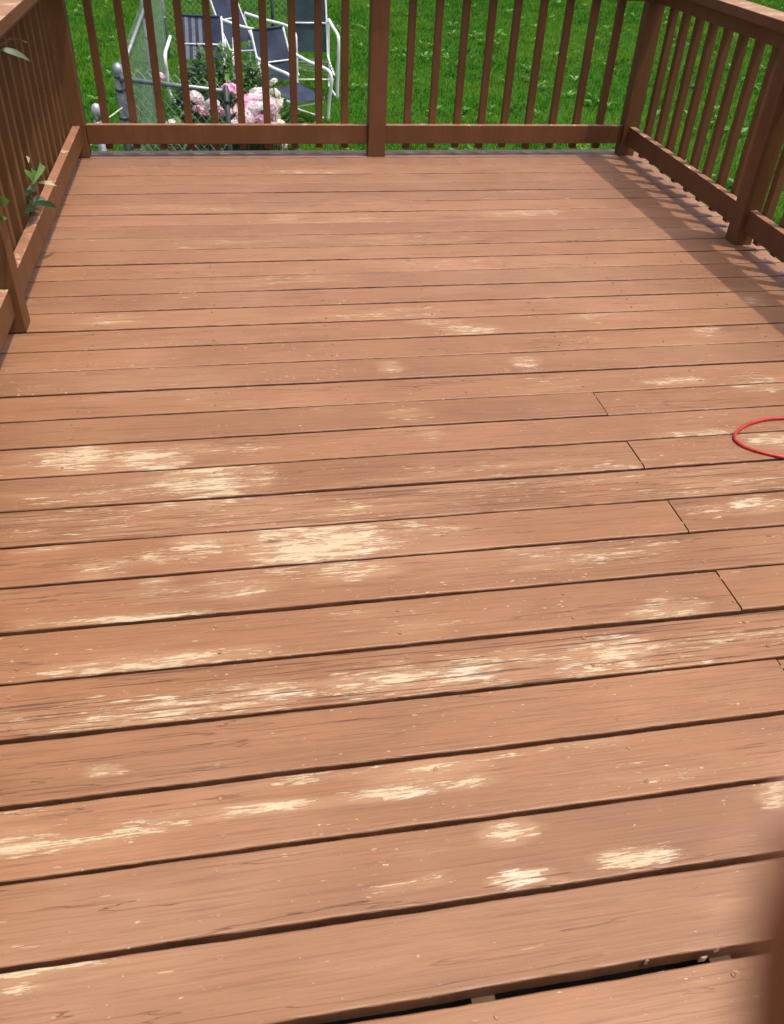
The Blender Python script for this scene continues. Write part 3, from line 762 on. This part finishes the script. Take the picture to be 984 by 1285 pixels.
def blossom_mesh(mat, seed):
    """full double peony: many small cupped petals laid over a dome"""
    rnd = random.Random(seed); v = []; f = []; tone = []
    n = 58
    for i in range(n):
        u = (i+0.5)/n; th = math.acos(1-u*1.35); ph = i*2.39996 + rnd.uniform(-.2, .2)
        d = Vector((math.sin(th)*math.cos(ph), math.sin(th)*math.sin(ph), math.cos(th)))
        out = Vector((math.cos(ph), math.sin(ph), -0.15)).normalized()
        side = d.cross(out)
        side = side.normalized() if side.length > 0.05 else Vector((-math.sin(ph), math.cos(ph), 0))
        side = (side + Vector((rnd.uniform(-.3, .3), rnd.uniform(-.3, .3), rnd.uniform(-.3, .3)))).normalized()
        up = side.cross(d)
        L = 0.42 + 0.30*u; w = 0.20 + 0.16*u; t = rnd.random(); k = len(v)
        R_ = 0.62 + 0.22*u + rnd.uniform(-.05, .08); tilt = rnd.uniform(0.25, 0.6)
        sgn = 1 if up.dot(out) > 0 else -1
        for j in range(4):
            q = j/3
            c = d*(R_ + tilt*L*q*(1.2-q*0.6)) + up*(sgn*L*(q-0.3))
            ww = w*(0.45, 0.95, 1.05, 0.7)[j]
            for e in (-1, 0, 1):
                v.append(c + side*(e*ww) + d*(0.10*abs(e)*(1-q) + rnd.uniform(-.03, .03)))
                tone.append(0.5*t + 0.5*q)
        for j in range(3):
            for q in range(2):
                a_ = k+j*3+q; f.append((a_, a_+1, a_+4, a_+3))
    me = bpy.data.meshes.new('blossom'); me.from_pydata([tuple(p_) for p_ in v], [], f); me.materials.append(mat)
    me.polygons.foreach_set('use_smooth', [True]*len(f)); me.update(); set_attr(me, 'tone', tone)
    return me
BMESH = [[blossom_mesh(M_PET[c], c*10+s) for s in range(2)] for c in range(5)]
BLOOM =  [(1.158, 6.15, -0.014, 0.037, 0), (1.183, 6.48, -0.43, 0.043, 1), (1.391, 6.61, -0.26, 0.062, 0), (1.416, 6.74, -0.385, 0.056, 2), (1.516, 6.35, -0.246, 0.053, 1), (1.665, 6.48, -0.166, 0.061, 3), (1.565, 6.61, -0.353, 0.044, 2), (1.685, 6.74, -0.396, 0.052, 0), (1.694, 6.35, -0.396, 0.063, 1), (1.734, 6.48, -0.234, 0.039, 2), (1.811, 6.61, -0.287, 0.073, 0), (1.9, 6.74, -0.273, 0.081, 1), (1.945, 6.35, -0.261, 0.07, 0), (1.821, 6.48, -0.345, 0.057, 3), (1.918, 6.61, -0.43, 0.066, 1), (1.745, 6.74, -0.371, 0.052, 2), (1.996, 6.35, -0.085, 0.031, 4), (2.018, 6.48, -0.192, 0.039, 4), (2.034, 6.61, -0.297, 0.044, 4), (2.018, 6.74, -0.419, 0.045, 4), (2.033, 6.35, -0.396, 0.042, 4), (1.956, 6.48, -0.447, 0.05, 1), (1.849, 6.61, -0.616, 0.029, 4), (2.068, 6.74, -0.659, 0.041, 4), (1.753, 6.35, -0.355, 0.042, 2), (1.861, 6.48, -0.304, 0.057, 0), (1.94, 6.61, -0.376, 0.058, 1)]
for i in range(34):
    BLOOM.append((1.76+0.24*random.random(), 6.2+0.35*random.random(), -0.44+0.20*random.random(), 0.045+0.02*random.random(), (0, 1, 1, 0, 3, 2)[i % 6]))
pe = empty('peony_bush', (1.65, 6.65, G)); tag(pe, 'peony bush with large pink and white blooms behind the far railing', 'flowering bush')
ce = empty('peony_bush', (2.04, 6.75, G)); tag(ce, 'smaller cream flowered peony bush right of the pink one, below the navy chairs', 'flowering bush')
foliage_mass('foliage', 1.62, 7.15, 0.42, 0.36, 1.14, 1700, (0.08, 0.17), (0.011, 0.022), M_PEONY, pe)
foliage_mass('foliage', 1.30, 6.45, 0.22, 0.22, 0.72, 380, (0.08, 0.15), (0.010, 0.020), M_PEONY, pe)
foliage_mass('foliage', 2.02, 6.80, 0.20, 0.25, 0.86, 420, (0.07, 0.13), (0.010, 0.020), M_PEONY, ce)
for x, y, z, rad, c in BLOOM:
    root = ce if (c == 4) else pe
    o = link(bpy.data.objects.new('blossom', random.choice(BMESH[c])))
    o.parent = root; o.matrix_parent_inverse = Matrix.Translation(-Vector(root.location))
    o.location = (x, y, z); o.scale = (rad*1.1, rad*1.1, rad*1.0)
    o.rotation_euler = (random.uniform(0.3, 0.9), random.uniform(-.4, .4), random.uniform(0, 6.28))
    b = MB(); b.tube(smooth_path([(x, y, z-rad*0.3), (x+0.01, y+0.04, z-0.25), (root.location.x*0.3+x*0.7, y+0.12, G)], 4), 0.004, 5)
    q = b.build('stem', M_STEM, None, True); q.parent = root; q.matrix_parent_inverse = Matrix.Translation(-Vector(root.location))
def lily_sample(cx, cy, rx, ry):
    def s(n):
        a = RNG.rand(n)*2*np.pi; r_ = np.sqrt(RNG.rand(n)); return cx + rx*r_*np.cos(a), cy + ry*r_*np.sin(a)
    return s
dl = blades('leaf_blades', 1500, lily_sample(1.22, 6.50, 0.30, 0.30), (0.35, 0.72), (0.004, 0.009), M_LILY, 0.9, curved=True)
dl.name = 'ornamental_grass'; tag(dl, 'clump of arching pale green blades inside the fence corner', 'ornamental grass'); del dl['kind']
dl2 = blades('leaf_blades', 1600, lily_sample(1.55, 5.35, 0.75, 0.30), (0.22, 0.45), (0.004, 0.008), M_LILY, 1.0, curved=True)
dl2.name = 'daylily_bed'; tag(dl2, 'strip of narrow green leaves at the foot of the deck under the far rail', 'plants'); dl2['kind'] = 'stuff'

# ------------------------------------------------------------------ shrubs reaching through the left railing
LEAF =  [((0.92, 2.429, 0.814), (1.0, 2.461, 0.774), 0.016, 0), ((0.84, 2.743, 0.343), (0.86, 2.781, 0.271), 0.018, 1), ((0.86, 2.947, 0.301), (0.88, 2.67, 0.314), 0.018, 1), ((0.84, 2.892, 0.299), (0.86, 2.743, 0.286), 0.022, 1), ((0.86, 2.849, 0.261), (0.93, 2.839, 0.251), 0.012, 2), ((0.87, 2.643, 0.248), (0.93, 2.762, 0.185), 0.018, 3), ((0.84, 2.76, 0.218), (0.9, 2.738, 0.231), 0.02, 0), ((0.82, 2.795, 0.207), (0.86, 2.694, 0.209), 0.03, 3), ((0.86, 2.156, 0.393), (0.92, 2.057, 0.459), 0.02, 1), ((0.86, 2.116, 0.362), (0.92, 1.984, 0.414), 0.014, 1), ((0.8, 3.004, 0.323), (0.82, 2.938, 0.31), 0.01, 2), ((0.8, 2.824, 0.248), (0.82, 2.773, 0.233), 0.03, 3), ((0.82, 2.818, 0.167), (0.84, 2.585, 0.228), 0.03, 3), ((0.82, 2.804, 0.242), (0.84, 2.892, 0.226), 0.02, 0)]
LM = [M_DULL, M_SHRUB, M_BUD, M_DARKLEAF]
sh = empty('shrub', (0.70, 2.75, G)); tag(sh, 'leafy shrub shoot growing through the left railing onto its bottom rail', 'shrub')
sh2 = empty('shrub', (0.66, 2.15, G)); tag(sh2, 'shrub sprig with light leaves beside the near left post', 'shrub')
sh3 = empty('shrub', (0.62, 2.50, G)); tag(sh3, 'drooping grey green leaf and dry twig under the left handrail', 'shrub')
def inroot(o, root): o.parent = root; o.matrix_parent_inverse = Matrix.Translation(-Vector(root.location)); return o
def roots(A): return sh3 if A[2] > 0.6 else (sh2 if A[1] < 2.3 else sh)
for A, B, w, c in LEAF:
    A, B = Vector(A), Vector(B); Lr = (B-A).length
    v, f = leaf_blade(A, B, w*0.72, (0.6, -0.6, 0.6), 8, 0.2, 0.12)
    o = mesh_obj('leaf', v, f, LM[c], None, True); set_attr(o.data, 'tone', [random.random()]*len(v)); inroot(o, roots(A))
for root, path in ((sh, [(0.70, 2.75, G), (0.72, 2.80, -0.4), (0.75, 2.79, 0.0), (0.80, 2.80, 0.17), (0.84, 2.76, 0.24), (0.842, 2.85, 0.29)]),
                   (sh, [(0.72, 2.80, -0.4), (0.76, 2.95, 0.10), (0.80, 3.00, 0.32)]),
                   (sh2, [(0.66, 2.15, G), (0.70, 2.20, -0.3), (0.74, 2.22, 0.2), (0.86, 2.156, 0.39)]),
                   (sh3, [(0.62, 2.50, G), (0.66, 2.50, 0.0), (0.72, 2.46, 0.6), (0.92, 2.429, 0.812)])):
    b = MB(); b.tube(smooth_path(path, 5), 0.004, 6); inroot(b.build('stem', M_STEM, None, True), root)
b = MB()
for P_ in ([(0.72, 2.46, 0.6), (0.80, 2.60, 0.74), (0.90, 2.72, 0.80)], [(0.80, 2.60, 0.74), (0.88, 2.80, 0.78), (0.93, 2.83, 0.765)], [(0.80, 2.60, 0.74), (0.84, 2.70, 0.81), (0.88, 2.72, 0.83)]):
    b.tube(smooth_path(P_, 4), 0.0022, 5)
inroot(b.build('twig', M_TWIG, None, True), sh3)
foliage_mass('foliage', 0.48, 2.75, 0.16, 0.45, 1.15, 260, (0.05, 0.09), (0.010, 0.018), M_SHRUB, sh)
foliage_mass('foliage', 0.50, 2.15, 0.14, 0.20, 1.20, 90, (0.05, 0.09), (0.010, 0.018), M_SHRUB, sh2)
# low plant far off on the lawn
fp = empty('garden_plant', (-1.35, 19.2, G)); tag(fp, 'low brownish plant far off at the top left corner of the lawn', 'plant')
foliage_mass('foliage', -1.35, 19.2, 0.55, 0.4, 0.35, 260, (0.10, 0.22), (0.02, 0.04), M_BUD, fp)

# ------------------------------------------------------------------ photographer's hand, finger over the corner of the lens
def hand():
    mesh = bpy.data.meshes.new('hand'); verts = []; edges = []; rad = []
    def chain(pts, start=None):
        prev = start
        for x, y, z, r_ in pts:
            verts.append((x, y, z)); rad.append(r_); i = len(verts)-1
            if prev is not None: edges.append((prev, i))
            prev = i
        return prev
    # camera space: x right, y up, -z forward
    verts.append((0.085, -0.190, 0.045)); rad.append(0.026)
    palm = chain([(0.078, -0.155, 0.035, 0.030), (0.070, -0.125, 0.022, 0.032)], 0)
    kn = chain([(0.050, -0.100, 0.008, 0.013)], palm)
    chain([(0.034, -0.068, -0.014, 0.0115), (0.0248, -0.044, -0.0265, 0.0125), (0.0238, -0.026, -0.0300, 0.0122), (0.0234, -0.0080, -0.0305, 0.0110)], kn)
    for i, (dx, dy) in enumerate(((0.022, 0.002), (0.040, -0.006), (0.056, -0.018))):
        k2 = chain([(0.052+dx, -0.100+dy, 0.010, 0.0125)], palm)
        L = (1.0, 0.95, 0.78)[i]
        chain([(0.050+dx, -0.066+dy, -0.012, 0.0100), (0.050+dx, -0.042+dy, -0.020*L, 0.0092), (0.049+dx, -0.026+dy, -0.018*L, 0.0082)], k2)
    t = chain([(0.048, -0.140, 0.010, 0.015)], 1)
    chain([(0.026, -0.128, -0.004, 0.0120), (0.014, -0.108, -0.012, 0.0105), (0.010, -0.092, -0.016, 0.0090)], t)
    mesh.from_pydata(verts, edges, []); o = bpy.data.objects.new('hand', mesh)
    COL.objects.link(o)
    o.matrix_world = cam.matrix_world.copy()
    sk = o.modifiers.new('skin', 'SKIN'); sv = mesh.skin_vertices[0].data
    for i, r_ in enumerate(rad): sv[i].radius = (r_, r_)
    sv[0].use_root = True
    sub = o.modifiers.new('sub', 'SUBSURF'); sub.levels = 2; sub.render_levels = 2
    mesh.materials.append(M_SKIN)
    dg = bpy.context.evaluated_depsgraph_get(); ev = o.evaluated_get(dg)
    me2 = bpy.data.meshes.new_from_object(ev); o.modifiers.clear(); o.data = me2
    if not me2.materials: me2.materials.append(M_SKIN)
    me2.polygons.foreach_set('use_smooth', [True]*len(me2.polygons))
    tag(o, "blurred fingertip of the photographer's hand over the bottom right corner", 'hand')
    n = MB(); v = []
    for j in range(5):
        for i in range(5):
            u = (i-2)/2; w = j/4
            v.append((0.0224+u*0.0052*(1-0.25*w*w), -0.0205+w*0.011, -0.0304-0.0094*math.cos(u*0.55)+ (0.0018*w*w)))
    n.add(v, [(j*5+i, j*5+i+1, j*5+i+6, j*5+i+5) for j in range(4) for i in range(4)])
    q = n.build('fingernail', M_NAIL, o, True)
hand()
